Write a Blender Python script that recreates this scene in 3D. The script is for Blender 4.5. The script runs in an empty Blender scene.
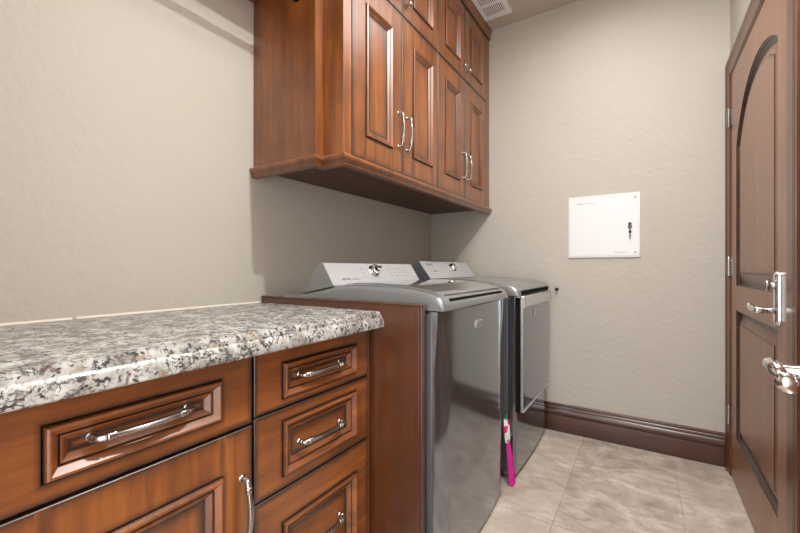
import bpy, bmesh, math, random
from mathutils import Vector, Matrix
random.seed(7)
sc = bpy.context.scene
COL = sc.collection

# ------------------------------------------------------------------ camera, world, exposure
H_CAM, CAM_X = 1.055, 1.4147
FAR, RIGHT, CEIL, BACK = 2.652, 1.79, 2.75, -0.06
cd = bpy.data.cameras.new('camera'); cam = bpy.data.objects.new('camera', cd); COL.objects.link(cam)
cd.sensor_fit = 'HORIZONTAL'; cd.sensor_width = 36.0; cd.lens = 36.0 * 383.0 / 800.0
cd.shift_y = 1.5 / 800.0; cd.clip_start = 0.02
cam.location = (CAM_X, 0.0, H_CAM)
cam.rotation_euler = (math.pi / 2, 0, math.atan2(246.0, 383.0))
sc.camera = cam

w = bpy.data.worlds.new('hall_daylight'); sc.world = w; w.use_nodes = True
bg = w.node_tree.nodes['Background']; bg.inputs[0].default_value = (1.0, 0.985, 0.97, 1); bg.inputs[1].default_value = 3.4
sc.view_settings.view_transform = 'Standard'; sc.view_settings.look = 'None'
sc.view_settings.gamma = 1.0; sc.view_settings.use_curve_mapping = False
sc.view_settings.exposure = 0.33

LAMP_W = 26.0
fl = bpy.data.lights.new('added_fill_light', 'AREA'); fl.shape = 'RECTANGLE'; fl.size = 0.36; fl.size_y = 1.6; fl.energy = 11.0; fl.spread = math.radians(165); fl.color = (1.0, .985, .97)  # added soft fill from above, not a known lamp of the room
fo = bpy.data.objects.new('added_fill_light', fl); COL.objects.link(fo); fo.location = (1.22, 1.40, CEIL - .026)
LAMP_POS = (1.55, 0.97)

# ------------------------------------------------------------------ materials
def mat(name, color, rough=0.5, metal=0.0, **kw):
    m = bpy.data.materials.new(name); m.use_nodes = True
    b = m.node_tree.nodes['Principled BSDF']
    b.inputs['Base Color'].default_value = (*color, 1); b.inputs['Roughness'].default_value = rough
    b.inputs['Metallic'].default_value = metal
    for k, v in kw.items(): b.inputs[k].default_value = v
    return m
def nt(m): return m.node_tree.nodes, m.node_tree.links, m.node_tree.nodes['Principled BSDF']
def srgb(r, g, b):
    f = lambda c: (c/255/12.92) if c/255 <= .04045 else ((c/255+.055)/1.055)**2.4
    return (f(r), f(g), f(b))
def coords(m, scale=(1, 1, 1), rot=(0, 0, 0)):
    n, l, b = nt(m)
    tc = n.new('ShaderNodeTexCoord'); mp = n.new('ShaderNodeMapping')
    mp.inputs['Scale'].default_value = scale; mp.inputs['Rotation'].default_value = rot
    l.new(tc.outputs['Object'], mp.inputs['Vector']); return mp.outputs[0]
def noise(m, vec, scale, detail=3, rough=.5, dist=0.0):
    n, l, b = nt(m); t = n.new('ShaderNodeTexNoise')
    t.inputs['Scale'].default_value = scale; t.inputs['Detail'].default_value = detail
    t.inputs['Roughness'].default_value = rough; t.inputs['Distortion'].default_value = dist
    l.new(vec, t.inputs['Vector']); return t.outputs['Fac']
def ramp(m, fac, stops, interp='LINEAR'):
    n, l, b = nt(m); r = n.new('ShaderNodeValToRGB'); cr = r.color_ramp; cr.interpolation = interp
    while len(cr.elements) < len(stops): cr.elements.new(.5)
    for e, (p, c) in zip(cr.elements, stops):
        e.position = p; e.color = (*c, 1) if len(c) == 3 else c
    l.new(fac, r.inputs[0]); return r.outputs[0]
def mix(m, fac, a, b2, mode='MIX'):
    n, l, b = nt(m); x = n.new('ShaderNodeMix'); x.data_type = 'RGBA'; x.blend_type = mode
    if isinstance(fac, (int, float)): x.inputs[0].default_value = fac
    else: l.new(fac, x.inputs[0])
    for s, i in ((a, 6), (b2, 7)):
        if isinstance(s, tuple): x.inputs[i].default_value = (*s, 1)
        else: l.new(s, x.inputs[i])
    return x.outputs[2]
def bump(m, fac, strength, dist=0.01):
    n, l, b = nt(m); bp = n.new('ShaderNodeBump'); bp.inputs['Strength'].default_value = strength
    bp.inputs['Distance'].default_value = dist; l.new(fac, bp.inputs['Height']); l.new(bp.outputs[0], b.inputs['Normal'])

def plaster(name, col):
    m = mat(name, col, .62); v = coords(m); n, l, b = nt(m)
    a = noise(m, v, 26, 4, .55, .6); r = ramp(m, a, [(.42, (0, 0, 0)), (.62, (1, 1, 1))])
    f = noise(m, v, 75, 2, .5)
    bump(m, mix(m, .3, r, f), .16, .008)
    t = noise(m, v, 2.2, 3)
    c2 = tuple(x * .95 for x in col)
    l.new(mix(m, t, col, c2), b.inputs['Base Color']); return m
M_wall = plaster('beige_plaster', srgb(192, 186, 176))
M_ceil = plaster('ceiling_plaster', srgb(192, 184, 172))

def wood(name, light, dark, glaze, grain='Z', rough=.4, coat=.9, spec=.5):
    m = mat(name, light, rough); n, l, b = nt(m)
    b.inputs['Coat Weight'].default_value = coat; b.inputs['Coat Roughness'].default_value = .34; b.inputs['Coat IOR'].default_value = 1.5
    s = {'Z': (16, 16, 1.1), 'Y': (16, 1.1, 16), 'X': (1.1, 16, 16)}[grain]
    v = coords(m, s)
    a = noise(m, v, 1.6, 5, .6, .35); fine = noise(m, v, 7, 4, .7)
    base = ramp(m, a, [(.28, dark), (.72, light)])
    base = mix(m, ramp(m, fine, [(.3, (.0, .0, .0)), (.75, (.5, .5, .5))]), base, dark)
    blot = noise(m, coords(m), 7, 3, .6)
    base = mix(m, ramp(m, blot, [(.45, (0, 0, 0)), (.75, (.65, .65, .65))]), base, dark)
    at = n.new('ShaderNodeAttribute'); at.attribute_name = 'glaze'
    gn = noise(m, coords(m), 30, 2)
    mt = n.new('ShaderNodeMath'); mt.operation = 'MULTIPLY_ADD'; l.new(gn, mt.inputs[0]); mt.inputs[1].default_value = .5; mt.inputs[2].default_value = .75
    mm = n.new('ShaderNodeMath'); mm.operation = 'MULTIPLY'; mm.use_clamp = True
    l.new(at.outputs['Fac'], mm.inputs[0]); l.new(mt.outputs[0], mm.inputs[1])
    l.new(mix(m, mm.outputs[0], base, glaze), b.inputs['Base Color'])
    bump(m, fine, .03, .002); return m
GL = srgb(30, 15, 9)
M_wood = wood('glazed_cherry', srgb(176, 103, 37), srgb(95, 46, 13), GL)
M_woodh = wood('glazed_cherry_horizontal', srgb(176, 103, 37), srgb(95, 46, 13), GL, 'Y')
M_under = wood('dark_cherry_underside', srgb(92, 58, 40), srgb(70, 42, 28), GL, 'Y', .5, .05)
M_panel = wood('dark_cherry_board', srgb(112, 58, 20), srgb(72, 34, 11), GL, 'Z', .3)
M_base = wood('dark_walnut_trim', srgb(104, 62, 44), srgb(70, 38, 27), GL, 'X', .25, .4)
M_case = wood('dark_walnut_casing', srgb(140, 88, 56), srgb(82, 46, 30), GL, 'Z', .3, .3)
M_door = wood('walnut_door', srgb(164, 122, 98), srgb(136, 96, 74), srgb(40, 24, 18), 'Z', .35, .2)

def granite():
    m = mat('speckled_granite', (.7, .68, .63), .26); n, l, b = nt(m); v = coords(m)
    base = ramp(m, noise(m, v, 22, 5, .6, .5), [(.32, srgb(118, 114, 106)), (.5, srgb(172, 171, 166)), (.68, srgb(206, 206, 202))])
    base = mix(m, ramp(m, noise(m, v, 38, 4, .6), [(.56, (0, 0, 0)), (.66, (.8, .8, .8))]), base, srgb(150, 132, 112))
    vo = n.new('ShaderNodeTexVoronoi'); vo.feature = 'DISTANCE_TO_EDGE'; vo.inputs['Scale'].default_value = 62
    nz = n.new('ShaderNodeTexNoise'); nz.inputs['Scale'].default_value = 40; l.new(v, nz.inputs['Vector'])
    av = n.new('ShaderNodeVectorMath'); av.operation = 'MULTIPLY_ADD'; l.new(nz.outputs['Color'], av.inputs[0]); av.inputs[1].default_value = (.05,) * 3; l.new(v, av.inputs[2])
    l.new(av.outputs[0], vo.inputs['Vector'])
    crack = ramp(m, vo.outputs['Distance'], [(.02, (1, 1, 1)), (.16, (0, 0, 0))])
    patch = ramp(m, noise(m, v, 30, 4, .7), [(.475, (0, 0, 0)), (.56, (1, 1, 1))])
    base = mix(m, mix(m, 1.0, crack, patch, 'MULTIPLY'), base, srgb(74, 73, 76))
    sp = ramp(m, noise(m, v, 95, 3, .6), [(.565, (0, 0, 0)), (.62, (1, 1, 1))])
    base = mix(m, sp, base, srgb(66, 63, 66))
    red = ramp(m, noise(m, coords(m, (1, 1, 1), (.4, .2, .9)), 48, 2, .5), [(.635, (0, 0, 0)), (.685, (.8, .8, .8))])
    base = mix(m, red, base, srgb(86, 58, 64))
    l.new(base, b.inputs['Base Color']); return m
M_granite = granite()

def tile():
    m = mat('travertine_tile', (.6, .55, .5), .42); n, l, b = nt(m)
    v = coords(m)
    c = ramp(m, noise(m, v, 4.5, 7, .62, 1.2), [(.32, srgb(150, 135, 124)), (.5, srgb(188, 174, 162)), (.66, srgb(216, 204, 194))])
    c = mix(m, ramp(m, noise(m, coords(m, (1, 2.2, 1)), 9, 6, .7, .8), [(.46, (0, 0, 0)), (.68, (.7, .7, .7))]), c, srgb(136, 122, 112))
    c = mix(m, ramp(m, noise(m, v, 60, 3, .6), [(.6, (0, 0, 0)), (.75, (.4, .4, .4))]), c, srgb(222, 212, 200))
    at = n.new('ShaderNodeAttribute'); at.attribute_name = 'tone'
    tm = n.new('ShaderNodeMath'); tm.operation = 'MULTIPLY'; tm.inputs[1].default_value = .7; l.new(at.outputs['Fac'], tm.inputs[0])
    c = mix(m, tm.outputs[0], c, srgb(212, 200, 186))
    l.new(c, b.inputs['Base Color']); bump(m, noise(m, v, 25, 4), .05, .004); return m
M_tile = tile()
M_grout = mat('grout', srgb(176, 164, 150), .9)

def metal_paint(name, col, rough, metal=.85, aniso=None):
    m = mat(name, col, rough, metal); n, l, b = nt(m)
    sp = noise(m, coords(m), 900, 1)
    l.new(mix(m, ramp(m, sp, [(.35, (0, 0, 0)), (.65, (.25, .25, .25))]), col, tuple(x * .8 for x in col)), b.inputs['Base Color'])
    return m
M_steel = metal_paint('slate_metallic_front', srgb(152, 156, 161), .12, .9)
M_side = metal_paint('grey_painted_side', srgb(104, 106, 110), .32, .35)
M_deck = metal_paint('silver_grey_deck', srgb(150, 151, 153), .24, .55)
M_console = mat('pale_silver_console', srgb(188, 188, 191), .3, .25)
M_glass = mat('tinted_lid_glass', srgb(150, 150, 148), .04, .55, **{'Coat Weight': 1.0, 'Coat Roughness': .02})
M_silver = mat('bright_silver', srgb(205, 206, 208), .22, .8)
M_chrome = mat('chrome', srgb(225, 225, 226), .1, 1.0)
M_nickel = mat('polished_nickel', srgb(176, 172, 168), .24, 1.0)
M_black = mat('black_plastic', (.012, .012, .013), .4)
M_dark = mat('dark_slot', (.004, .004, .004), .8, **{'Specular IOR Level': .1})
M_white = mat('white_enamel', srgb(232, 232, 234), .3)
M_vent = mat('vent_white', srgb(236, 236, 238), .45)
M_caulk = mat('pale_caulk', srgb(222, 214, 202), .6)
M_grey_ink = mat('grey_print', srgb(120, 120, 124), .6)
M_dark_ink = mat('dark_print', srgb(50, 50, 54), .6)
M_bronze = mat('dark_bronze', srgb(58, 48, 44), .35, .9)
M_magenta = mat('magenta_cloth', srgb(196, 32, 140), .7)
def floral():
    m = mat('floral_print', (.9, .9, .9), .6); n, l, b = nt(m); v = coords(m)
    vo = n.new('ShaderNodeTexVoronoi'); vo.inputs['Scale'].default_value = 34; l.new(v, vo.inputs['Vector'])
    sel = n.new('ShaderNodeSeparateColor'); l.new(vo.outputs['Color'], sel.inputs[0])
    c = ramp(m, sel.outputs[0], [(0, srgb(236, 234, 236)), (.42, srgb(226, 40, 116)), (.68, srgb(226, 225, 228)), (.86, srgb(40, 140, 92))], 'CONSTANT')
    l.new(c, b.inputs['Base Color']); return m
M_floral = floral()
M_emit = bpy.data.materials.new('lamp_lens'); M_emit.use_nodes = True
_b = M_emit.node_tree.nodes['Principled BSDF']; _b.inputs['Emission Color'].default_value = (1, .9, .78, 1); _b.inputs['Emission Strength'].default_value = 2

# ------------------------------------------------------------------ mesh helpers
class MB:
    def __init__(s):
        s.bm = bmesh.new(); s.g = s.bm.verts.layers.float.new('glaze'); s.t = s.bm.verts.layers.float.new('tone')
    def v(s, p, g=0.0, t=0.0):
        x = s.bm.verts.new(p); x[s.g] = g; x[s.t] = t; return x
    def f(s, vs):
        try: return s.bm.faces.new(vs)
        except ValueError: return None
    def box(s, x0, x1, y0, y1, z0, z1, g=0.0, t=0.0):
        vs = [s.v((x, y, z), g, t) for x in (x0, x1) for y in (y0, y1) for z in (z0, z1)]
        for q in ((0, 1, 3, 2), (4, 6, 7, 5), (0, 4, 5, 1), (2, 3, 7, 6), (0, 2, 6, 4), (1, 5, 7, 3)): s.f([vs[i] for i in q])
        return s
    def prism(s, pts, fn, a0, a1, g=0.0):
        """pts 2D outline; fn(p, a) -> 3D"""
        A = [s.v(fn(p, a0), g) for p in pts]; B = [s.v(fn(p, a1), g) for p in pts]
        s.f(A[::-1]); s.f(B)
        for i in range(len(pts)): j = (i + 1) % len(pts); s.f([A[i], A[j], B[j], B[i]])
        return s
    def tube(s, path, rad, n=10, cap=True, g=0.0):
        path = [Vector(p) for p in path]; R = rad if isinstance(rad, (list, tuple)) else [rad] * len(path)
        rings = []; up = None
        for i, p in enumerate(path):
            d = (path[min(i + 1, len(path) - 1)] - path[max(i - 1, 0)]).normalized()
            if up is None: up = d.orthogonal().normalized()
            up = (up - d * up.dot(d)).normalized(); sd = d.cross(up)
            rings.append([s.v(p + (up * math.cos(2 * math.pi * k / n) + sd * math.sin(2 * math.pi * k / n)) * R[i], g) for k in range(n)])
        for a, b in zip(rings, rings[1:]):
            for k in range(n): s.f([a[k], a[(k + 1) % n], b[(k + 1) % n], b[k]])
        if cap: s.f(rings[0][::-1]); s.f(rings[-1])
        return s
    def lathe(s, o, axis, prof, n=20):
        """prof: [(distance along axis, radius)]"""
        o = Vector(o); ax = Vector(axis).normalized(); u = ax.orthogonal().normalized(); w_ = ax.cross(u); rings = []
        for a, r in prof:
            rings.append([s.v(o + ax * a + (u * math.cos(2 * math.pi * k / n) + w_ * math.sin(2 * math.pi * k / n)) * max(r, 1e-4)) for k in range(n)])
        for a, b in zip(rings, rings[1:]):
            for k in range(n): s.f([a[k], a[(k + 1) % n], b[(k + 1) % n], b[k]])
        s.f(rings[0][::-1]); s.f(rings[-1]); return s
    def sweep(s, path, prof, closed_ends=True):
        """path: 2D points in XY, prof: closed [(outward offset to the right of travel, z, glaze)]"""
        P = [Vector(p) for p in path]; n = len(P); rings = []
        for i in range(n):
            d0 = (P[i] - P[i - 1]).normalized() if i else None
            d1 = (P[i + 1] - P[i]).normalized() if i < n - 1 else None
            nr = lambda d: Vector((d.y, -d.x))
            if d0 is None: m_ = nr(d1)
            elif d1 is None: m_ = nr(d0)
            else:
                m_ = nr(d0) + nr(d1); m_ = m_ / max(m_.dot(nr(d0)), .2)
            rings.append([s.v((P[i].x + m_.x * o, P[i].y + m_.y * o, z), g) for o, z, g in prof])
        k = len(prof)
        for a, b in zip(rings, rings[1:]):
            for i in range(k): s.f([a[i], a[(i + 1) % k], b[(i + 1) % k], b[i]])
        if closed_ends: s.f(rings[0][::-1]); s.f(rings[-1])
        return s
    def rings(s, outline, prof, fn, cap=True):
        """outline(inset)->2D pts; prof [(inset, depth, glaze)]; fn(p2, depth)->3D"""
        last = None
        for ins, dep, g in prof:
            r = [s.v(fn(p, dep), g) for p in outline(ins)]
            if last:
                for i in range(len(r)):
                    j = (i + 1) % len(r); s.f([last[i], last[j], r[j], r[i]])
            last = r
        if cap: s.f(last)
        return s
    def build(s, name, m, parent=None, bevel=0.0, smooth=None, seg=2):
        bmesh.ops.recalc_face_normals(s.bm, faces=s.bm.faces)
        me = bpy.data.meshes.new(name); s.bm.to_mesh(me); s.bm.free()
        ms = m if isinstance(m, (list, tuple)) else [m]
        for x in ms: me.materials.append(x)
        o = bpy.data.objects.new(name, me); COL.objects.link(o)
        if bevel:
            b = o.modifiers.new('bevel', 'BEVEL'); b.width = bevel; b.segments = seg; b.limit_method = 'ANGLE'; b.angle_limit = math.radians(40)
        if smooth or bevel:
            me.shade_smooth()
            try: me.set_sharp_from_angle(angle=math.radians(smooth or 40))
            except Exception: pass
        if parent is not None: attach(o, parent)
        return o
def world_loc(o):
    l = Vector(o.location)
    while o.parent is not None: o = o.parent; l += Vector(o.location)
    return l
def attach(o, parent):
    root = parent
    while root.parent is not None: root = root.parent
    o.parent = parent
    o.matrix_parent_inverse = Matrix.Translation(-Vector(root.location)) if parent is root else Matrix.Identity(4)
def tag(o, label=None, cat=None, group=None, kind=None):
    if label: o['label'] = label
    if cat: o['category'] = cat
    if group: o['group'] = group
    if kind: o['kind'] = kind
    return o
def thing(name, label, cat, loc, group=None):
    o = bpy.data.objects.new(name, None); COL.objects.link(o); o.location = loc; o.empty_display_size = .05
    return tag(o, label, cat, group)
def copy_tree(o, parent=None):
    c = o.copy(); COL.objects.link(c)
    if parent is not None: c.parent = parent
    for ch in list(o.children): copy_tree(ch, c)
    return c
def struct(o): o['kind'] = 'structure'; return o
def rect(y0, y1, z0, z1): return lambda i: [(y0 + i, z0 + i), (y1 - i, z0 + i), (y1 - i, z1 - i), (y0 + i, z1 - i)]
def text_mesh(name, s, size, loc, rot, m, parent, extrude=.0004, align='CENTER'):
    c = bpy.data.curves.new(name, 'FONT'); c.body = s; c.size = size; c.extrude = extrude; c.align_x = align; c.align_y = 'CENTER'
    t = bpy.data.objects.new(name, c); COL.objects.link(t); t.matrix_world = Matrix.Translation(loc) @ rot.to_4x4()
    bpy.context.view_layer.update()
    me = bpy.data.meshes.new_from_object(t.evaluated_get(bpy.context.evaluated_depsgraph_get()))
    me.transform(t.matrix_world); bpy.data.objects.remove(t); me.materials.clear(); me.materials.append(m)
    o = bpy.data.objects.new(name, me); COL.objects.link(o); attach(o, parent); return o
def basis(right, up):
    r = Vector(right).normalized(); u = Vector(up).normalized(); n = r.cross(u)
    return Matrix((r, u, n)).transposed()

# ------------------------------------------------------------------ room shell
T = .12
m = MB().box(-T, RIGHT + T, BACK - 1.2, FAR + T, -.1, -.004); struct(m.build('floor', M_grout))
tl = MB(); S = .457; y_edge = 1.665; x_edge = 1.09
rnd = random.Random(3); special = {(0, 0): .12, (-1, 0): .42, (-1, -1): .55, (0, -1): .2, (1, 0): .38, (1, -1): .3, (0, 1): .2}
for ix in range(-3, 3):
    for iy in range(-6, 4):
        x0, x1 = x_edge + ix * S + .0012, x_edge + (ix + 1) * S - .0012
        y0, y1 = y_edge + iy * .9 * .999 * .5, y_edge + (iy + 1) * .9 * .999 * .5
        tl_t = special.get((ix, iy // 2), rnd.random() * .5)
        x0, x1, y1 = max(x0, 0.0), min(x1, RIGHT), min(y1, FAR)
        if x1 - x0 < .01 or y1 - y0 < .01: continue
        if iy % 2 == 0: y0 += .0012
        else: y1 -= .0012
        tl.box(x0, x1, y0, y1, -.004, 0, 0, tl_t)
o = tl.build('floor_tiles', M_tile); o.name = 'floor.001'; struct(o)
m = MB().box(-T, RIGHT + T, BACK - T, FAR + T, CEIL, CEIL + .1); struct(m.build('ceiling', M_ceil))
m = MB().box(-T, 0, BACK - T, FAR + T, 0, CEIL); struct(m.build('wall_left', M_wall))
m = MB().box(0, RIGHT, FAR, FAR + T, 0, CEIL); struct(m.build('wall_far', M_wall))
D0, D1, DT = 1.614, 2.535, 2.035            # door opening in the right wall
m = MB().box(RIGHT, RIGHT + T, BACK, D0, 0, CEIL).box(RIGHT, RIGHT + T, D1, FAR + T, 0, CEIL).box(RIGHT, RIGHT + T, D0, D1, DT, CEIL)
struct(m.build('wall_right', M_wall))
B0, B1, BT = .80, 1.66, 2.06                # open doorway behind the photographer
m = MB().box(0, B0, BACK - T, BACK, 0, CEIL).box(B1, RIGHT + T, BACK - T, BACK, 0, CEIL).box(B0, B1, BACK - T, BACK, BT, CEIL)
struct(m.build('wall_back', M_wall))

# baseboard on the far wall
BP = [(0, 0, 0), (.020, 0, .5), (.020, .098, .1), (.019, .104, .9), (.022, .108, .9), (.025, .116, .1), (.0255, .126, 0), (.024, .135, .1), (.019, .141, .9),
      (.016, .144, .9), (.017, .150, .1), (.014, .158, .1), (.011, .161, .9), (.011, .164, .4), (.0125, .170, 0), (.010, .176, .2), (0, .177, .4)]
m = MB().sweep([(0, FAR), (RIGHT - .024, FAR)], BP)
struct(m.build('baseboard_far', M_base, smooth=35))

# ------------------------------------------------------------------ hinged door in the right wall
XD = 1.778                                   # face of the leaf
fd = lambda p, d: (XD - d, p[0], p[1])
def casing(y_in0, y_in1, z_in, x_face):
    pr = [(0.0, .012, .9), (.005, .012, .1), (.012, .018, .0), (.022, .018, .8), (.024, .015, .8), (.030, .016, .1), (.050, .020, 0), (.060, .024, .1), (.064, .026, .9), (.072, .027, .1), (.080, .026, .1), (.084, .022, .5), (.084, 0, .5), (0, 0, .5)]
    b = MB(); rings = []
    corners = [((y_in1, 0.0), (1, 0)), ((y_in1, z_in), (1, 1)), ((y_in0, z_in), (-1, 1)), ((y_in0, 0.0), (-1, 0))]
    for (y, z), (sy, sz) in corners:
        rings.append([b.v((x_face - d, y + sy * o, z + sz * o), g) for o, d, g in pr])
    for a, c in zip(rings, rings[1:]):
        for i in range(len(pr)): j = (i + 1) % len(pr); b.f([a[i], a[j], c[j], c[i]])
    b.f(rings[0]); b.f(rings[-1][::-1]); return b
struct(casing(1.560, D1, DT, RIGHT).build('trim_1', M_case, smooth=35))
j = MB().box(1.774, RIGHT + .0005, 1.5595, D0, 0, DT + .004, .3).box(RIGHT, RIGHT + T, D0, D0 + .003, 0, DT, .4).box(RIGHT, RIGHT + T, D1 - .003, D1, 0, DT, .4).box(RIGHT, RIGHT + T, D0, D1, DT - .003, DT, .4)
struct(j.build('trim_2', M_case))
ya, yb, zt = D0 + .006, D1 - .006, DT - .006
pa, pb = 1.725, 2.415                        # panel opening between the stiles
zl0, zl1, zu0 = .232, .853, .970
yc, R, zc = 1.985, .485, 1.408
def arch(i):
    pts = [(pa + i, zu0 + i), (pb - i, zu0 + i)]
    r = R - i; ta, tb = math.acos((pb - i - yc) / r), math.acos((pa + i - yc) / r)
    for k in range(25):
        t = ta + (tb - ta) * k / 24; pts.append((yc + r * math.cos(t), zc + r * math.sin(t)))
    return pts
leaf = MB()
def quad(pts, g=0.0): leaf.f([leaf.v(fd(p, 0), g) for p in pts])
quad([(ya, .012), (pa, .012), (pa, zt), (ya, zt)]); quad([(pb, .012), (yb, .012), (yb, zt), (pb, zt)])
quad([(pa, .012), (pb, .012), (pb, zl0), (pa, zl0)]); quad([(pa, zl1), (pb, zl1), (pb, zu0), (pa, zu0)])
ap = arch(0)[2:]
for a, b in zip(ap, ap[1:]): quad([a, (a[0], zt), (b[0], zt), b])
DP = [(0, 0, .6), (.002, -.004, 1), (.006, -.005, .9), (.010, -.013, .85), (.016, -.017, 1), (.022, -.0175, .9), (.030, -.016, .25), (.056, -.0065, .1), (.060, -.0065, 1), (.063, -.0045, .7), (.072, -.004, .1), (.09, -.004, 0)]
leaf.rings(rect(pa, pb, zl0, zl1), DP, fd); leaf.rings(arch, DP, fd)
for (p, q) in (((ya, .012), (ya, zt)), ((ya, zt), (yb, zt)), ((yb, zt), (yb, .012)), ((yb, .012), (ya, .012))):
    leaf.f([leaf.v(fd(p, 0), .5), leaf.v(fd(q, 0), .5), leaf.v(fd(q, -.04), 1), leaf.v(fd(p, -.04), 1)])
leaf.f([leaf.v(fd(p, -.04)) for p in ((ya, .012), (yb, .012), (yb, zt), (ya, zt))])
door = leaf.build('door_1', M_door, smooth=25); struct(door)
for z in (.31, 1.06, 1.815):
    h = MB(); yk = D1 + .004
    for k in range(5): h.tube([(XD - .010, yk, z - .045 + k * .018 + .0006), (XD - .010, yk, z - .045 + (k + 1) * .018 - .0006)], .0085, 12)
    h.tube([(XD - .010, yk, z + .045), (XD - .010, yk, z + .053)], [.006, .003], 10); h.tube([(XD - .010, yk, z - .045), (XD - .010, yk, z - .053)], [.006, .003], 10)
    h.box(XD - .0035, XD - .001, yk - .034, yk, z - .045, z + .045); h.box(XD - .0035, XD - .0015, yk, yk + .016, z - .045, z + .045)
    h.build('hinge', M_nickel, door, smooth=40)
# lever set with the long plate
hp = MB(); py, z0, z1 = 1.692, .868, 1.046
outl = []
for k in range(13): t = math.pi * k / 12; outl.append((py + .022 * math.cos(t), z1 - .020 + .020 * math.sin(t)))
for k in range(13): t = math.pi + math.pi * k / 12; outl.append((py + .022 * math.cos(t), z0 + .020 + .020 * math.sin(t)))
def oset(i):
    r = []
    for (y, z) in outl:
        cz = min(max(z, z0 + .02), z1 - .02); d = Vector((y - py, z - cz)); d = d.normalized() * max(d.length - i, .001); r.append((py + d.x, cz + d.y))
    return r
hp.rings(oset, [(0, .0005, 0), (0, .008, 0), (.003, .013, 0), (.006, .0135, 0), (.008, .0155, 0), (.012, .016, 0)], fd)
plate = hp.build('handle_plate', M_chrome, door, smooth=40)
lv = MB(); zz = .917; xx = XD - .011
lv.lathe((XD - .009, py, zz), (-1, 0, 0), [(0, .016), (.005, .016), (.008, .011), (.030, .009), (.036, .012), (.052, .012), (.056, .008)], 16)
xl = XD - .052
lv.tube([(xl, py - .012, zz), (xl, py, zz), (xl, py + .018, zz), (xl, py + .024, zz), (xl - .002, py + .045, zz), (xl - .002, py + .066, zz + .001), (xl - .002, py + .076, zz), (xl - .002, py + .100, zz - .003), (xl, py + .120, zz - .001), (xl, py + .132, zz + .006), (xl, py + .138, zz + .013)],
        [.006, .0085, .009, .012, .008, .0105, .0125, .008, .0085, .008, .004], 12)
lv.build('lever', M_chrome, plate, smooth=50)
tn = MB(); tn.lathe((XD - .009, py + .004, .998), (-1, 0, 0), [(0, .017), (.004, .017), (.006, .012), (.016, .010), (.02, .006)], 16)
tn.tube([(XD - .031 + .004 * math.sin(a), py + .004 + .017 * math.sin(a), .998 + .017 * math.cos(a)) for a in [2 * math.pi * k / 20 for k in range(21)]], .0045, 8, cap=False)
tn.build('thumb_turn', M_nickel, plate, smooth=50)

# ------------------------------------------------------------------ open entry door beside the camera (only its lever reaches the picture)
XN = 1.632
nl = MB(); nl.box(XN, XN + .04, BACK + .03, .815, .012, 2.03)
nd = nl.build('door_2', M_door, bevel=.003); struct(nd)
nh = MB()
nh.lathe((XN, .745, .911), (-1, 0, 0), [(0, .031), (.004, .031), (.007, .020), (.010, .0125), (.014, .0100), (.060, .0085)], 24)
rs = nh.build('rose', M_chrome, nd, smooth=50)
nv = MB(); ex = 1.570
nv.tube([(ex - .001, .781, .914), (ex - .001, .777, .914), (ex, .768, .914), (ex, .757, .913), (ex + .001, .745, .911), (ex + .002, .738, .907), (ex + .003, .734, .902)],
        [.004, .0085, .0098, .009, .0105, .009, .006], 14)
nv.lathe((ex + .004, .735, .910), (.3, -.15, -1), [(0, .006), (.003, .009), (.008, .0125), (.015, .013), (.020, .011), (.022, .0085), (.027, .008), (.029, .004)], 18)
nv.build('lever', M_chrome, rs, smooth=50)

# ------------------------------------------------------------------ cabinet hardware
def bow_pull(b, c, axis, out, length, proj=.030, r=.0050):
    """ornamented bow handle: collars near both ends, a swelling reeded bar between"""
    c = Vector(c); a = Vector(axis); o = Vector(out); h = length / 2
    for s in (-1, 1):
        e = c + a * (s * h)
        b.lathe(e, out, [(0, .0085), (.003, .0085), (.005, .006), (.012, .0052), (.016, .0075), (.019, .006)], 12)
        b.tube([e + o * .014, e + o * (proj * .62), e - a * s * .006 + o * (proj * .80), e - a * s * .014 + o * (proj * .87)], [.0052, .0065, .0072, .0075], 10)
        b.lathe(e - a * s * .013 + o * (proj * .87), -a * s, [(0, .0065), (.002, .0088), (.005, .0088), (.006, .0070), (.010, .0068), (.011, .0086), (.014, .0086), (.016, .006)], 12)
    path, rad = [], []
    for k in range(15):
        t = -1 + 2 * k / 14; path.append(c + a * (t * (h - .022)) + o * (proj * (.88 + .22 * (1 - t * t)))); rad.append(r * (.92 + .30 * (1 - t * t)))
    b.tube(path, rad, 12)
    for k in range(6):                       # reeding along the bar
        ang = 2 * math.pi * k / 6; side = a.cross(o)
        b.tube([p + (o * math.cos(ang) + side * math.sin(ang)) * q * .95 for p, q in zip(path, rad)], r * .30, 5)
    return b
def knob(b, c, out):
    return b.lathe(c, out, [(0, .009), (.002, .009), (.004, .005), (.012, .0045), (.015, .009), (.019, .0135), (.023, .0145), (.027, .012), (.030, .006)], 18)

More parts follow.
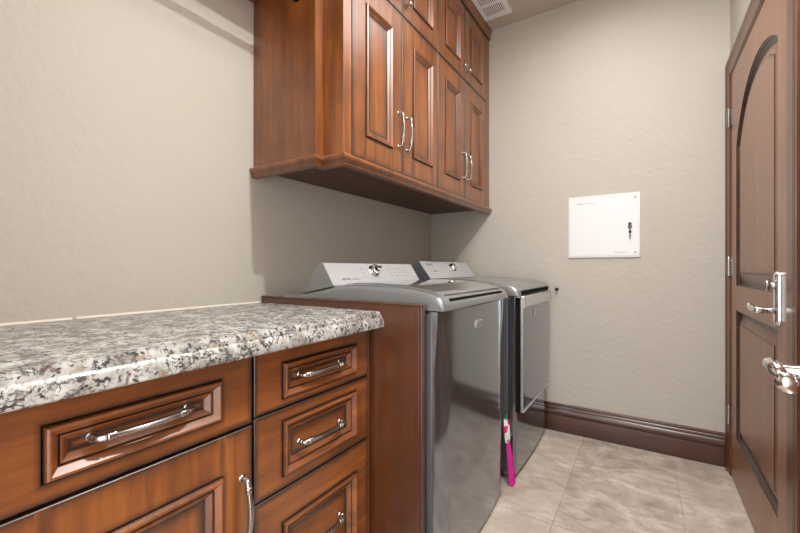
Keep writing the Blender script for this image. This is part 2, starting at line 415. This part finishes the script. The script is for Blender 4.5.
# front slab with applied moulding and a recessed field; face towards +X
PR = [(.0, 0.0, .95), (.002, -.004, 1.0), (.003, .004, .7), (.005, .0095, .1), (.008, .0115, 0), (.0105, .0108, 0), (.0205, .001, .1), (.022, -.003, 1), (.0235, -.004, 1.0), (.0245, -.001, .35), (.027, -.0005, 0), (.036, -.0075, .15), (.038, -.0105, 1), (.042, -.011, .85), (.052, -.011, .38), (.063, -.011, .08), (.078, -.011, 0)]
def front(b, y0, y1, z0, z1, px, pan, thick=.019, edge=.9, rev=.03, prof=PR, joints=False):
    fn = lambda p, d: (px + d, p[0], p[1])
    O = [(y0, z0), (y1, z0), (y1, z1), (y0, z1)]; P = [(pan[0], pan[2]), (pan[1], pan[2]), (pan[1], pan[3]), (pan[0], pan[3])]
    lv = []
    def ring(pts, d, g): lv.append([b.v(fn(p, d), g) for p in pts])
    ins = lambda i: [(y0 + i, z0 + i), (y1 - i, z0 + i), (y1 - i, z1 - i), (y0 + i, z1 - i)]
    gap = min(pan[0] - y0, y1 - pan[1], pan[2] - z0, z1 - pan[3]); rev = min(rev, gap * .5); og = min(.014, gap * .32)
    ring(O, -thick, 1); ring(O, -.0016, 1); ring(ins(.0014), 0, edge); ring(ins(.005), 0, edge * .75); ring(ins(min(.011, rev * .8)), 0, edge * .35); ring(ins(rev), 0, .0)
    out = lambda i: [(pan[0] - i, pan[2] - i), (pan[1] + i, pan[2] - i), (pan[1] + i, pan[3] + i), (pan[0] - i, pan[3] + i)]
    ring(out(og), 0, 0.0); ring(out(.003), 0, .5)
    for A, B in zip(lv, lv[1:]):
        for i in range(4): j = (i + 1) % 4; b.f([A[i], A[j], B[j], B[i]])
    r0 = [b.v(fn(p, prof[0][1]), prof[0][2]) for p in P]
    for i in range(4): j = (i + 1) % 4; b.f([lv[-1][i], lv[-1][j], r0[j], r0[i]])
    half = min(pan[1] - pan[0], pan[3] - pan[2]) / 2
    pf = [(i if i <= .044 else min(i, .044 + (half - .044) * (.25 + .5 * (i - .044) / .034)), dd, g) for i, dd, g in prof]
    b.rings(rect(*pan), pf, fn); b.f(lv[0][::-1])
    if joints:
        for yy in (pan[0] + .002, pan[1] - .002):
            for za, zb in ((z0 + .002, pan[2] - .004), (pan[3] + .004, z1 - .002)):
                g3 = [[b.v(fn((yy + o, z), .0002), g) for z in (za, zb)] for o, g in ((-.010, 0), (-.001, .6), (.001, .6), (.010, 0))]
                for A, B in zip(g3, g3[1:]): b.f([A[0], B[0], B[1], A[1]])
    return b

# ------------------------------------------------------------------ base cabinets
XF = .600
def base_body(root, y0, y1):
    m = MB().box(.004, XF - .021, y0 + .001, y1 - .001, .10, .848, .0).box(.004, XF - .09, y0 + .001, y1 - .001, 0.0, .10, .6)
    return m.build('carcass', M_wood, root)
bc = thing('base_cabinet', 'cherry base cabinet with one wide drawer over a door, left of the three-drawer stack', 'cabinet', (.3, .36, 0))
base_body(bc, .126, .598)
d = front(MB(), .128, .5955, .675, .846, XF, (.205, .516, .706, .802)).build('drawer', M_woodh, bc, smooth=22)
bow_pull(MB(), (XF - .009, .3575, .758), (0, 1, 0), (1, 0, 0), .168, .030, .0050).build('handle', M_nickel, d, smooth=50)
dp = list(PR)
d = front(MB(), .128, .5955, .105, .668, XF, (.205, .519, .185, .579), joints=True).build('door', M_wood, bc, smooth=22)
bow_pull(MB(), (XF, .566, .478), (0, 0, 1), (1, 0, 0), .150, .032, .0055).build('handle', M_nickel, d, smooth=50)
# plain filler cabinet running on to the back wall, left of the picture
fb = thing('base_cabinet', 'narrow cherry base cabinet at the near end of the counter', 'cabinet', (.3, .03, 0))
base_body(fb, BACK + .002, .125)
d = front(MB(), BACK + .006, .1245, .105, .846, XF, (BACK + .05, .08, .185, .78)).build('door', M_wood, fb, smooth=22)

ds = thing('drawer_cabinet', 'cherry base cabinet with a stack of three drawers beside the dark board', 'cabinet', (.3, .83, 0))
base_body(ds, .600, 1.064)
for z0, z1, p0, p1 in ((.6835, .846, .7055, .804), (.4675, .679, .498, .648), (.105, .463, .140, .377)):
    d = front(MB(), .6025, 1.061, z0, z1, XF, (.688, .997, p0, p1)).build('drawer', M_woodh, ds, smooth=22)
    zh = {.7055: .756, .498: .568, .140: .272}[p0]
    bow_pull(MB(), (XF - .009, .8375, zh), (0, 1, 0), (1, 0, 0), .168, .030, .0050).build('handle', M_nickel, d, smooth=50)
m = MB().box(.5, XF - .012, 1.0645, 1.0785, .0, .848, .45); m.box(XF - .012, XF - .004, 1.067, 1.076, .1, .848, .15)
m.build('filler_strip', M_wood, ds, bevel=.002)

# granite worktop with an ogee edge
GP = [(.0, .850), (.650, .850), (.6545, .854), (.6555, .864), (.6545, .874), (.650, .883), (.6455, .887), (.6455, .890), (.6435, .897), (.637, .903), (.630, .905), (.0, .905)]
m = MB().prism(GP, lambda p, a: (p[0] + .002, a, p[1]), BACK + .002, 1.0775)
ct = m.build('granite_countertop', M_granite, smooth=30)
tag(ct, 'speckled grey and white granite countertop on the cherry base cabinets', 'countertop')
m = MB().sweep([(0.0015, BACK + .01), (.0015, .4235)], [(0, .9052, 0), (.0055, .9052, 0), (.003, .9085, 0), (0, .911, 0)])
m.sweep([(.0015, .4345), (.0015, 1.070)], [(0, .9052, 0), (.0055, .9052, 0), (.003, .9085, 0), (0, .911, 0)])
struct(m.build('trim_3', M_caulk, smooth=40))

# tall dark board between the counter and the washer
sp = thing('end_board', 'dark cherry upright board between granite counter and washer', 'board', (.4, 1.09, 0))
m = MB().box(.002, .795, 1.0795, 1.101, 0, .929); m.build('panel', M_panel, sp, bevel=.002)
m = MB().box(.7955, .806, 1.0785, 1.102, 0, .929, .35); m.build('edge_strip', M_panel, sp, bevel=.003)
m = MB().box(.002, .8065, 1.0782, 1.1022, .9295, .9345, .2); m.build('top_strip', M_panel, sp, bevel=.0015)

# ------------------------------------------------------------------ wall cabinets
XU, YN = .472, 1.081
UP = [(a * .82, dd * .8, g) for a, dd, g in PR]
lo0, lo1, hi0, hi1 = 1.486, 2.2145, 2.2195, 2.672
def wall_cab(label, y0, y1, doors, first):
    r = thing('wall_cabinet', label, 'cabinet', (.23, (y0 + y1) / 2, 1.48), 'cherry wall cabinets')
    m = MB()
    if first:
        m.box(.003, .368, 1.040, y0 + .012, 1.478, 2.748)
        m.box(.003, XU - .020, y0 + .012, y1, 1.478, 2.748)
        m.build('carcass', M_wood, r)
        s = MB().box(.368, XU - .001, YN, doors[0][0] - .002, 1.478, 2.748, .0); s.build('face_stile', M_wood, r, bevel=.002)
    else:
        m.box(.003, XU - .020, y0 + .0005, y1 - .001, 1.478, 2.748); m.build('carcass', M_wood, r)
        s = MB().box(XU - .0195, XU - .001, doors[-1][1] + .002, y1 - .001, 1.478, 2.748, .25); s.build('face_stile', M_wood, r, bevel=.002)
    mid = (doors[0][1] + doors[1][0]) / 2
    for k, (a, b, pa_, pb_) in enumerate(doors):
        e = front(MB(), a, b, lo0, lo1, XU, (pa_, pb_, 1.580, 2.118), prof=UP, joints=True).build('door', M_wood, r, smooth=22)
        yh = mid + (-.036 if k == 0 else .036)
        bow_pull(MB(), (XU, yh, 1.680), (0, 0, 1), (1, 0, 0), .150, .028, .0036).build('handle', M_nickel, e, smooth=50)
        e = front(MB(), a, b, hi0, hi1, XU, (pa_, pb_, 2.300, 2.590), prof=UP, joints=True).build('door', M_wood, r, smooth=22)
        knob(MB(), (XU, yh, 2.285), (1, 0, 0)).build('knob', M_nickel, e, smooth=50)
    return r
wall_cab('near cherry wall cabinet, its plain end panel facing the counter', YN, 1.8445,
         [(1.130, 1.4885, 1.213, 1.406), (1.4915, 1.8430, 1.580, 1.784)], True)
wall_cab('far cherry wall cabinet hung against the far wall', 1.8450, FAR - .001,
         [(1.8465, 2.2085, 1.932, 2.136), (2.2115, 2.577, 2.301, 2.504)], False)
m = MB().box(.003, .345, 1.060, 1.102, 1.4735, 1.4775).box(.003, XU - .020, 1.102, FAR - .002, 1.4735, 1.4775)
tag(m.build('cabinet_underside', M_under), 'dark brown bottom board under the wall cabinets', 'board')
RP = [(-.018, 1.438, .4), (.006, 1.438, .3), (.009, 1.441, .1), (.009, 1.446, .7), (.011, 1.448, .2), (.012, 1.452, .7), (.014, 1.455, .3), (.015, 1.458, .6), (.019, 1.462, .05), (.0205, 1.468, 0), (.019, 1.475, 0), (.014, 1.4795, .3), (.001, 1.481, .7), (.001, 1.4735, .7), (-.018, 1.4735, .5)]
path = [(.002, 1.040), (.368, 1.040), (.368, YN), (XU, YN), (XU, FAR - .001)]
o = MB().sweep(path, RP).build('light_rail', M_wood, smooth=40)
tag(o, 'stepped wooden moulding along the bottom edge of the wall cabinets', 'moulding')
CP = [(.001, 2.678, .9), (.004, 2.678, .6), (.006, 2.684, .2), (.010, 2.700, .1), (.013, 2.720, .1), (.016, 2.732, .2), (.018, 2.736, .7), (.018, 2.749, .2), (.001, 2.749, .5)]
o = MB().sweep(path, CP).build('crown_moulding', M_wood, smooth=40)
tag(o, 'wooden crown moulding along the top of the wall cabinets under the ceiling', 'moulding')

# closet rod and shelf fixed to the cabinet end, above the picture; the rod's round flange and their shadows show
rod = thing('hanging_rod', 'dark hanging rod ending in a round flange on the cabinet end panel', 'rod', (.272, .5, 2.118))
MB().tube([(.272, BACK + .004, 2.118), (.272, 1.030, 2.118)], .0135, 16).build('bar', M_bronze, rod, smooth=50)
MB().lathe((.272, 1.0395, 2.118), (0, -1, 0), [(0, .026), (.004, .026), (.006, .018), (.020, .017), (.021, .014)], 20).build('flange', M_bronze, rod, smooth=50)
sh = MB().box(.002, .300, BACK + .004, 1.0385, 2.185, 2.205).build('wall_shelf', M_wood, bevel=.002)
tag(sh, 'wooden shelf above the hanging rod, shading the left wall', 'shelf')

# ------------------------------------------------------------------ washer and dryer
def smoothstep(t): t = min(max(t, 0), 1); return t * t * (3 - 2 * t)
def front_grid(b, y0, y1, z0, z1, xe, bow, roll, ny=44, nz=24, dep=.012):
    """bowed front whose rolled corners widen below the top"""
    yc = (y0 + y1) / 2; hw = (y1 - y0) / 2; G = []
    for k in range(nz + 1):
        z = z0 + (z1 - z0) * k / nz; row = []
        tz = smoothstep((z1 - z) / .22)
        wd = .016 + (roll - .016) * tz
        for i in range(ny + 1):
            q = i / ny; q = .5 - .5 * math.cos(math.pi * q); y = y0 + (y1 - y0) * q
            e = min(y - y0, y1 - y); x = xe + bow * (1 - ((y - yc) / hw) ** 2)
            if e < wd: t = 1 - e / wd; x -= (dep * tz + .003) * (t ** 1.3)
            row.append(b.v((x, y, z)))
        G.append(row)
    for r0, r1 in zip(G, G[1:]):
        for i in range(ny): b.f([r0[i], r0[i + 1], r1[i + 1], r1[i]])
    back = [[b.v((xe - .06, y, z)) for y in (y0, y1)] for z in (z0, z1)]
    b.f([back[0][0], *[v for v in G[0]], back[0][1]][::-1]); b.f([back[1][0], *[v for v in G[-1]], back[1][1]])
    b.f([back[0][0], back[1][0], *[r[0] for r in G[::-1]]]); b.f([back[0][1], *[r[-1] for r in G], back[1][1]])
    b.f([back[0][0], back[0][1], back[1][1], back[1][0]])
    return b
def rounded_top(b, prof, y0, y1, rad=.022, n=6):
    """extrude an X-Z profile along Y, rolling the top over both side edges; prof = [(x, z_top, z_bottom)]"""
    rows = []
    zb = min(p[2] for p in prof)
    for s in range(2 * n + 2):
        if s <= n: a = math.pi / 2 * s / n; y = y0 + rad - rad * math.cos(a); dz = rad - rad * math.sin(a)
        else: a = math.pi / 2 * (s - n - 1) / n; y = y1 - rad + rad * math.sin(a); dz = rad - rad * math.cos(a)
        rows.append([b.v((x, y, zt_ - dz * min(1, (zt_ - zb_) / .03))) for x, zt_, zb_ in prof])
    for r0, r1 in zip(rows, rows[1:]):
        for i in range(len(prof) - 1): b.f([r0[i], r0[i + 1], r1[i + 1], r1[i]])
    bl = [b.v((x, y0, zb_)) for x, _, zb_ in prof]; br = [b.v((x, y1, zb_)) for x, _, zb_ in prof]
    k = len(prof)
    for i in range(k - 1):
        b.f([bl[i], bl[i + 1], rows[0][i + 1], rows[0][i]]); b.f([rows[-1][i], rows[-1][i + 1], br[i + 1], br[i]]); b.f([bl[i + 1], bl[i], br[i], br[i + 1]])
    b.f([bl[0], *[r[0] for r in rows], br[0]]); b.f([br[-1], *[r[-1] for r in rows[::-1]], bl[-1]])
    return b
def console(b, y0, y1, P):
    """P: wedge outline in X-Z; the ends are cut straight"""
    return b.prism(P, lambda p, a: (p[0], a, p[1]), y0, y1)
def console_frame(P0, P1):
    """right, up vectors and a point function on the sloped face from bottom P0 to top P1 (x, z)"""
    up = Vector((P1[0] - P0[0], 0, P1[1] - P0[1])); L = up.length; up.normalize(); rt = Vector((0, 1, 0)); nr = rt.cross(up)
    return rt, up, nr, (lambda y, t, d=0.0: Vector((P0[0], y, P0[1])) + up * (L * t) + nr * d)
def dial(root, c, nr, up, r):
    rt = Vector(up).cross(Vector(nr))
    k = MB().lathe(c, nr, [(0, r * 1.12), (.003, r * 1.12), (.005, r), (.020, r * .92), (.024, r * .86), (.0245, r * .6), (.022, r * .5)], 28).build('dial', M_chrome, root, smooth=35)
    g = MB()  # dark side patches paint reflections into the chrome; the centre cap is black
    for a in (.6, 2.7, 4.6): 
        dv = Vector(up) * math.sin(a) + rt * math.cos(a); ce = Vector(c) + Vector(nr) * .012 + dv * r * .93
        g.lathe(ce, dv, [(0, r * .28), (.003, r * .26), (.004, r * .2)], 12)
    g.lathe(Vector(c) + Vector(nr) * .0225, nr, [(0, r * .46), (.001, r * .46)], 20)
    g.build('reflections_and_cap', M_black, k)
def mark(face, p, rt, up, w_, h_):
    b = MB(); b.f([b.v(p + rt * sx * w_ + up * sy * h_) for sx, sy in ((-1, -1), (1, -1), (1, 1), (-1, 1))]); return b.build('control_mark', M_grey_ink, face)
def ticks(face, c, rt, up, nr, r, n, size):
    for k in range(n):
        a = math.pi * (1.25 - 1.5 * k / (n - 1)); mark(face, c + (rt * math.cos(a) + up * math.sin(a)) * r + nr * .0003, rt, up, size * 1.8, size * .35)

# --- washer
Y0, Y1 = 1.117, 1.800
ws = thing('washing_machine', 'grey top-loading washing machine with silver console, next to the dark board', 'washing machine', (.47, (Y0 + Y1) / 2, 0))
m = MB().box(.10, .826, Y0, Y1, .025, .908); m.build('body', M_side, ws, bevel=.006)
front_grid(MB(), Y0 + .0005, Y1 - .0005, .018, .910, .846, .016, .070).build('front_panel', M_steel, ws, smooth=40)
for fx in (.16, .76):
    for fy in (Y0 + .06, Y1 - .06): MB().lathe((fx, fy, 0), (0, 0, 1), [(0, .022), (.008, .022), (.012, .012), (.03, .012)], 14).build('foot', M_black, ws, smooth=40)
prof = [(.10, .945, .914), (.20, .948, .914), (.30, .966, .914), (.385, .984, .914), (.46, .992, .914), (.55, .994, .914), (.65, .990, .914), (.74, .981, .914), (.80, .970, .914), (.835, .961, .914), (.852, .952, .914), (.862, .940, .914), (.866, .926, .914), (.866, .914, .9135)]
rounded_top(MB(), prof, Y0 - .002, Y1 + .002).build('top_deck', M_deck, ws, smooth=45)
def lid_z(x):
    for (a, za, _), (b_, zb_, _) in zip(prof, prof[1:]):
        if a <= x <= b_: return za + (zb_ - za) * (x - a) / (b_ - a)
lid = MB(); xs = [.42, .46, .50, .55, .60, .65, .70, .74, .78, .81, .832]
rows = [[lid.v((x, y, lid_z(x) + .0035)) for x in xs] for y in (Y0 + .075, Y1 - .045)]
low = [[lid.v((x, y, lid_z(x) - .004)) for x in xs] for y in (Y0 + .075, Y1 - .045)]
for i in range(len(xs) - 1):
    lid.f([rows[0][i], rows[0][i + 1], rows[1][i + 1], rows[1][i]]); lid.f([low[0][i], rows[0][i], rows[0][i + 1], low[0][i + 1]]); lid.f([low[1][i], low[1][i + 1], rows[1][i + 1], rows[1][i]]); lid.f([low[0][i], low[0][i+1], low[1][i+1], low[1][i]])
lid.f([low[0][0], low[1][0], rows[1][0], rows[0][0]]); lid.f([low[0][-1], rows[0][-1], rows[1][-1], low[1][-1]])
lo = lid.build('lid', M_glass, ws, smooth=30)
for nm_, (xa, xb, yA, yB) in (('lid_frame', (.81, .838, Y0 + .055, Y1 - .030)), ('lid_hinge_cover', (.40, .43, Y0 + .055, Y1 - .030))):
    lf = MB()
    n_ = 4; A = []
    for k in range(n_ + 1):
        x = xa + (xb - xa) * k / n_; A.append([lf.v((x, y, lid_z(x) + dz)) for y, dz in ((yA, .001), (yA + .006, .0055), (yB - .006, .0055), (yB, .001))])
    for r0, r1 in zip(A, A[1:]):
        for i in range(3): lf.f([r0[i], r0[i + 1], r1[i + 1], r1[i]])
    lf.build(nm_, M_silver, lo, smooth=40)
MB().prism([(.840, .9545), (.8575, .9495), (.8612, .9445), (.856, .940), (.838, .940)], lambda p, a: (p[0] + .0012, a, p[1]), Y0 + .060, Y1 - .070).build('lid_grip_slot', M_dark, ws)
CPW = [(.214, .949), (.388, .983), (.329, 1.074), (.321, 1.078), (.300, 1.076), (.262, 1.035)]
console(MB(), Y0 + .003, Y1 - .003, CPW).build('console', M_deck, ws, bevel=.003)
rt, up, nr, on = console_frame((.388, .983), (.327, 1.077))
fb_ = MB(); vs = [fb_.v(on(y, t, .0018)) for y, t in ((Y0 + .004, .03), (Y1 - .004, .03), (Y1 - .004, .97), (Y0 + .004, .97))]
vb = [fb_.v(on(y, t, -.001)) for y, t in ((Y0 + .004, .03), (Y1 - .004, .03), (Y1 - .004, .97), (Y0 + .004, .97))]
fb_.f(vs); fb_.f(vb[::-1])
for i in range(4): fb_.f([vb[i], vb[(i + 1) % 4], vs[(i + 1) % 4], vs[i]])
face = fb_.build('control_face', M_console, ws)
dial(face, on(1.425, .60, .0015), nr, up, .027)
ticks(face, on(1.425, .58, .0020), rt, up, nr, .047, 9, .0024)
for k in range(4):
    for jj in range(3):
        p = on(1.56 + k * .045, .70 - jj * .17, .0021); mark(face, p, rt, up, .012, .0012)
for k in range(3):
    p = on(1.345, .72 - k * .2, .0021); mark(face, p, rt, up, .010, .001)
dz_ = MB(); p = on(1.492, .82, .0022); dz_.f([dz_.v(p + rt * a + up * b_) for a, b_ in ((-.018, -.006), (.018, -.006), (.018, .006), (-.018, .006))]); dz_.build('display', M_black, face)
RM = basis(rt, up)
text_mesh('lettering', 'MAYTAG', .013, on(1.212, .26, .002), RM, M_dark_ink, face)
text_mesh('lettering', 'bravos XL', .011, on(1.275, .26, .002), RM, M_grey_ink, face)
bd = MB(); xb = .8625
bd.box(xb - .001, xb + .003, 1.398, 1.470, .824, .852); bdo = bd.build('badge', M_silver, ws, bevel=.0015)
bi = MB().box(xb + .0031, xb + .0036, 1.403, 1.465, .828, .848); bi.build('badge_field', M_grey_ink, bdo)
text_mesh('lettering', 'MAYTAG', .015, Vector((xb + .004, 1.434, .838)), basis((0, 1, 0), (0, 0, 1)), M_silver, bdo)

# --- dryer
Y0, Y1 = 1.902, 2.588
dr = thing('tumble_dryer', 'grey front-loading tumble dryer standing by the far wall', 'dryer', (.48, (Y0 + Y1) / 2, 0))
m = MB().box(.12, .84, Y0, Y1, .03, .914); m.build('body', M_side, dr, bevel=.008)
front_grid(MB(), Y0 + .0005, Y1 - .0005, .024, .912, .868, .010, .03, dep=.006).build('front_panel', M_steel, dr, smooth=40)
for fx in (.18, .78):
    for fy in (Y0 + .06, Y1 - .06): MB().lathe((fx, fy, 0), (0, 0, 1), [(0, .022), (.008, .022), (.012, .012), (.035, .012)], 14).build('foot', M_black, dr, smooth=40)
profd = [(.12, .960, .916), (.25, .966, .916), (.34, .980, .916), (.40, .991, .916), (.47, .996, .916), (.56, .996, .916), (.66, .991, .916), (.76, .982, .916), (.82, .974, .916), (.855, .966, .916), (.874, .957, .916), (.884, .945, .916), (.887, .932, .916), (.887, .916, .9155)]
rounded_top(MB(), profd, Y0 - .002, Y1 + .002, .024).build('top_deck', M_deck, dr, smooth=45)
MB().box(.872, .8895, Y0 + .05, Y1 - .012, .917, .940).build('vent_slot', M_dark, dr, bevel=.003)
CPD = [(.225, .966), (.398, .991), (.322, 1.092), (.312, 1.096), (.290, 1.092), (.262, 1.050), (.235, 1.032)]
console(MB(), Y0 + .003, Y1 - .003, CPD).build('console', M_side, dr, bevel=.003)
rt, up, nr, on = console_frame((.398, .991), (.318, 1.0955))
fb_ = MB(); q4 = ((Y0 + .004, .03), (Y1 - .004, .03), (Y1 - .004, .97), (Y0 + .004, .97))
vs = [fb_.v(on(y, t, .0018)) for y, t in q4]; vb = [fb_.v(on(y, t, -.001)) for y, t in q4]
fb_.f(vs); fb_.f(vb[::-1])
for i in range(4): fb_.f([vb[i], vb[(i + 1) % 4], vs[(i + 1) % 4], vs[i]])
face = fb_.build('control_face', M_console, dr)
dial(face, on(2.285, .62, .0015), nr, up, .027)
ticks(face, on(2.285, .60, .0020), rt, up, nr, .046, 9, .0022)
for k in range(3):
    for jj in range(2):
        p = on(2.40 + k * .045, .65 - jj * .2, .0021); mark(face, p, rt, up, .012, .0012)
RM = basis(rt, up)
text_mesh('lettering', 'MAYTAG', .019, on(2.000, .80, .002), RM, M_dark_ink, face)
text_mesh('lettering', 'bravos XL', .012, on(2.020, .42, .002), RM, M_grey_ink, face)
# door: proud slab with a silver handle band along the top and a lower lip coloured silver to paint in the edge highlight
dd = front_grid(MB(), Y0 + .058, Y1 - .010, .336, .852, .892, .006, .02, 24, 8, .003).build('door', M_steel, dr, smooth=40)
hb = MB(); hb.prism([(.865, .853), (.902, .853), (.908, .858), (.902, .908), (.895, .913), (.865, .913)], lambda p, a: (p[0], a, p[1]), Y0 + .050, Y1 - .006).build('door_handle', M_silver, dd, bevel=.003)
MB().prism([(.868, .326), (.897, .326), (.9035, .333), (.899, .3355), (.868, .3355)], lambda p, a: (p[0], a, p[1]), Y0 + .054, Y1 - .008).build('lip_highlight', M_silver, dd, bevel=.0015)
MB().box(.868, .8985, Y0 + .040, Y0 + .0475, .330, .905).build('door_side_trim', M_silver, dd, bevel=.002)
MB().box(.866, .8855, Y0 + .030, Y0 + .0395, .33, .905).build('door_gap', M_dark, dd)
bd = MB().box(.9005, .9045, 2.150, 2.205, .800, .826).build('badge', M_silver, dd, bevel=.0012)
MB().box(.9046, .905, 2.154, 2.201, .804, .822).build('badge_field', M_grey_ink, bd)
text_mesh('lettering', 'MAYTAG', .012, Vector((.9054, 2.1775, .813)), basis((0, 1, 0), (0, 0, 1)), M_silver, bd)

# pink folded bag in the gap between the machines
pk = thing('folded_cloth_bag', 'magenta cloth bag with white floral top, in the gap between the machines', 'bag', (.84, 1.85, 0))
def pleat(b, zs, n=9):
    rows = []
    for z, y0, y1, x0, dp_ in zs:
        row = []
        for k in range(n):
            t = k / (n - 1); row.append(b.v((x0 + (dp_ if k % 2 else 0), y0 + (y1 - y0) * t, z)))
        for k in range(n - 1, -1, -1): 
            t = k / (n - 1); row.append(b.v((x0 - .014, y0 + (y1 - y0) * t, z)))
        rows.append(row)
    for a, c in zip(rows, rows[1:]):
        L = len(a)
        for i in range(L): b.f([a[i], a[(i + 1) % L], c[(i + 1) % L], c[i]])
    b.f(rows[0][::-1]); b.f(rows[-1]); return b
pleat(MB(), [(.0, 1.842, 1.894, .872, .006), (.06, 1.842, 1.888, .868, .006), (.13, 1.844, 1.878, .862, .005), (.19, 1.846, 1.868, .856, .004), (.205, 1.848, 1.866, .854, .003)]).build('skirt', M_magenta, pk, smooth=60)
pleat(MB(), [(.206, 1.842, 1.868, .852, .003), (.235, 1.836, 1.872, .852, .005), (.275, 1.836, 1.872, .850, .004), (.305, 1.840, 1.870, .847, .004), (.320, 1.846, 1.864, .845, .002)], 7).build('floral_top', M_floral, pk, smooth=60)
MB().tube([(.841, 1.855, .318), (.843, 1.855, .332), (.840, 1.856, .342), (.837, 1.857, .332), (.837, 1.856, .318)], .003, 8).build('loop', M_floral, pk, smooth=60)

# ------------------------------------------------------------------ far wall: structured wiring panel and a small bumper
ep = thing('wall_panel', 'white metal access panel with a key lock on the far wall', 'panel', (1.192, FAR, 1.118))
fy = lambda p, d: (p[0], FAR - d, p[1])
x0, x1, z0, z1 = .996, 1.388, 1.118, 1.502
MB().rings(rect(x0, x1, z0, z1), [(0, .0005, 0), (0, .006, 0), (.002, .010, 0), (.010, .012, 0), (.0105, .010, 0)], fy, cap=True).build('frame', M_white, ep, smooth=35)
do = MB().rings(rect(x0 + .0125, x1 - .0125, z0 + .0125, z1 - .0125), [(0, .0105, 0), (0, .0125, 0), (.001, .0135, 0)], fy).build('door', M_white, ep, smooth=25)
for zz in (z0 + .03, z1 - .03): MB().lathe((x1 - .026, FAR - .0135, zz), (0, -1, 0), [(0, .0042), (.0015, .0042), (.002, .003)], 12).build('screw', M_bronze, do)
lk = MB().lathe((1.335, FAR - .0135, 1.300), (0, -1, 0), [(0, .012), (.003, .012), (.004, .009), (.008, .009), (.009, .006)], 18).build('lock', M_nickel, do, smooth=40)
ky = MB(); ky.lathe((1.335, FAR - .0215, 1.300), (0, -1, 0), [(0, .003), (.012, .003)], 8); ky.lathe((1.335, FAR - .0350, 1.314), (0, -1, 0), [(-.001, .009), (.001, .009)], 14)
ky.box(1.3325, 1.3375, FAR - .035, FAR - .033, 1.262, 1.31); ky.lathe((1.336, FAR - .031, 1.268), (0, -1, 0), [(-.001, .008), (.001, .008)], 14); ky.box(1.3335, 1.3375, FAR - .032, FAR - .030, 1.228, 1.268)
ky.build('key', M_bronze, lk, smooth=40)
RW = basis((1, 0, 0), (0, 0, 1))
lg = MB()
for a, b_, c_, e_ in ((1.045, 1.082, 1.4525, 1.4545), (1.050, 1.078, 1.4575, 1.459), (1.100, 1.148, 1.4535, 1.455)): lg.box(a, b_, FAR - .0139, FAR - .0134, c_, e_)
lg.prism([(1.084, 1.456), (1.087, 1.453), (1.093, 1.464), (1.0905, 1.464), (1.087, 1.4575)], lambda p, a: (p[0], FAR - a, p[1]), .0134, .0139)
lg.build('emblem', M_grey_ink, do)
MB().box(1.255, 1.318, FAR - .0138, FAR - .0134, 1.1475, 1.149).build('small_print', M_grey_ink, do)
bp_ = MB().lathe((.928, FAR - .0003, .917), (0, -1, 0), [(0, .011), (.003, .011), (.005, .006), (.014, .006), (.017, .010), (.024, .0105), (.028, .006)], 18).build('wall_peg', M_bronze, smooth=50)
tag(bp_, 'small round dark metal peg on the far wall just right of the dryer', 'peg')

# ------------------------------------------------------------------ ceiling vent and recessed light, added fill panel
cv = thing('ceiling_vent', 'white slotted air vent in the ceiling beside the wall cabinets', 'vent', (.585, 2.40, CEIL))
x0, x1, y0, y1 = .4915, .672, 2.10, 2.522
groups = [(2.385, 2.482), (2.268, 2.365), (2.150, 2.248)]
sx0, sx1 = .513, .645
fr = MB(); zt_, zb_ = CEIL - .0005, CEIL - .010
fr.box(x0, sx0, y0, y1, zb_, zt_); fr.box(sx1, x1, y0, y1, zb_, zt_)
ye = [y0] + [q for g in sorted(groups) for q in g] + [y1]
for i in range(0, len(ye), 2): fr.box(sx0, sx1, ye[i], ye[i + 1], zb_, zt_)
fr.build('frame', M_vent, cv)
MB().box(sx0, sx1, groups[-1][0], groups[0][1], CEIL - .0025, CEIL - .0008).build('backing', M_dark, cv)
for (a, b_) in groups:
    for k in range(12):
        x = sx0 + (k + .5) * (sx1 - sx0) / 12
        MB().box(x - .0034, x + .0034, a + .0002, b_ - .0002, CEIL - .0098, CEIL - .0085).build('fin', M_vent, cv)

def downlight(x, y, watts, size, label, name='recessed_light'):
    r = thing(name, label, 'light', (x, y, CEIL), 'recessed ceiling lights')
    MB().lathe((x, y, CEIL - .0005), (0, 0, -1), [(0, .075), (.004, .075), (.008, .068), (.009, .055), (.003, .05)], 32).build('trim_ring', M_white, r, smooth=40)
    MB().lathe((x, y, CEIL - .004), (0, 0, -1), [(0, .049), (.003, .049), (.004, .045)], 32).build('lens', M_emit, r, smooth=40)
    ld = bpy.data.lights.new('lamp', 'AREA'); ld.shape = 'DISK'; ld.size = size; ld.energy = watts; ld.color = (1.0, .985, .965); ld.spread = math.radians(180)
    lo_ = bpy.data.objects.new('lamp', ld); COL.objects.link(lo_); lo_.location = (x, y, CEIL - .012); attach(lo_, r)
downlight(*LAMP_POS, LAMP_W, .07, 'round recessed ceiling light above the walkway')
lb = thing('added_fill_panel', 'added flat fill light panel on the ceiling over the walkway, out of view', 'light', (1.22, 1.40, CEIL))  # added out-of-view light box around the fill lamp, with a glowing diffuser
MB().box(1.22 - .20, 1.22 + .20, 1.40 - .82, 1.40 + .82, CEIL - .022, CEIL - .0005).build('housing', M_white, lb, bevel=.004)
MB().box(1.22 - .18, 1.22 + .18, 1.40 - .80, 1.40 + .80, CEIL - .0245, CEIL - .0222).build('diffuser', M_emit, lb)
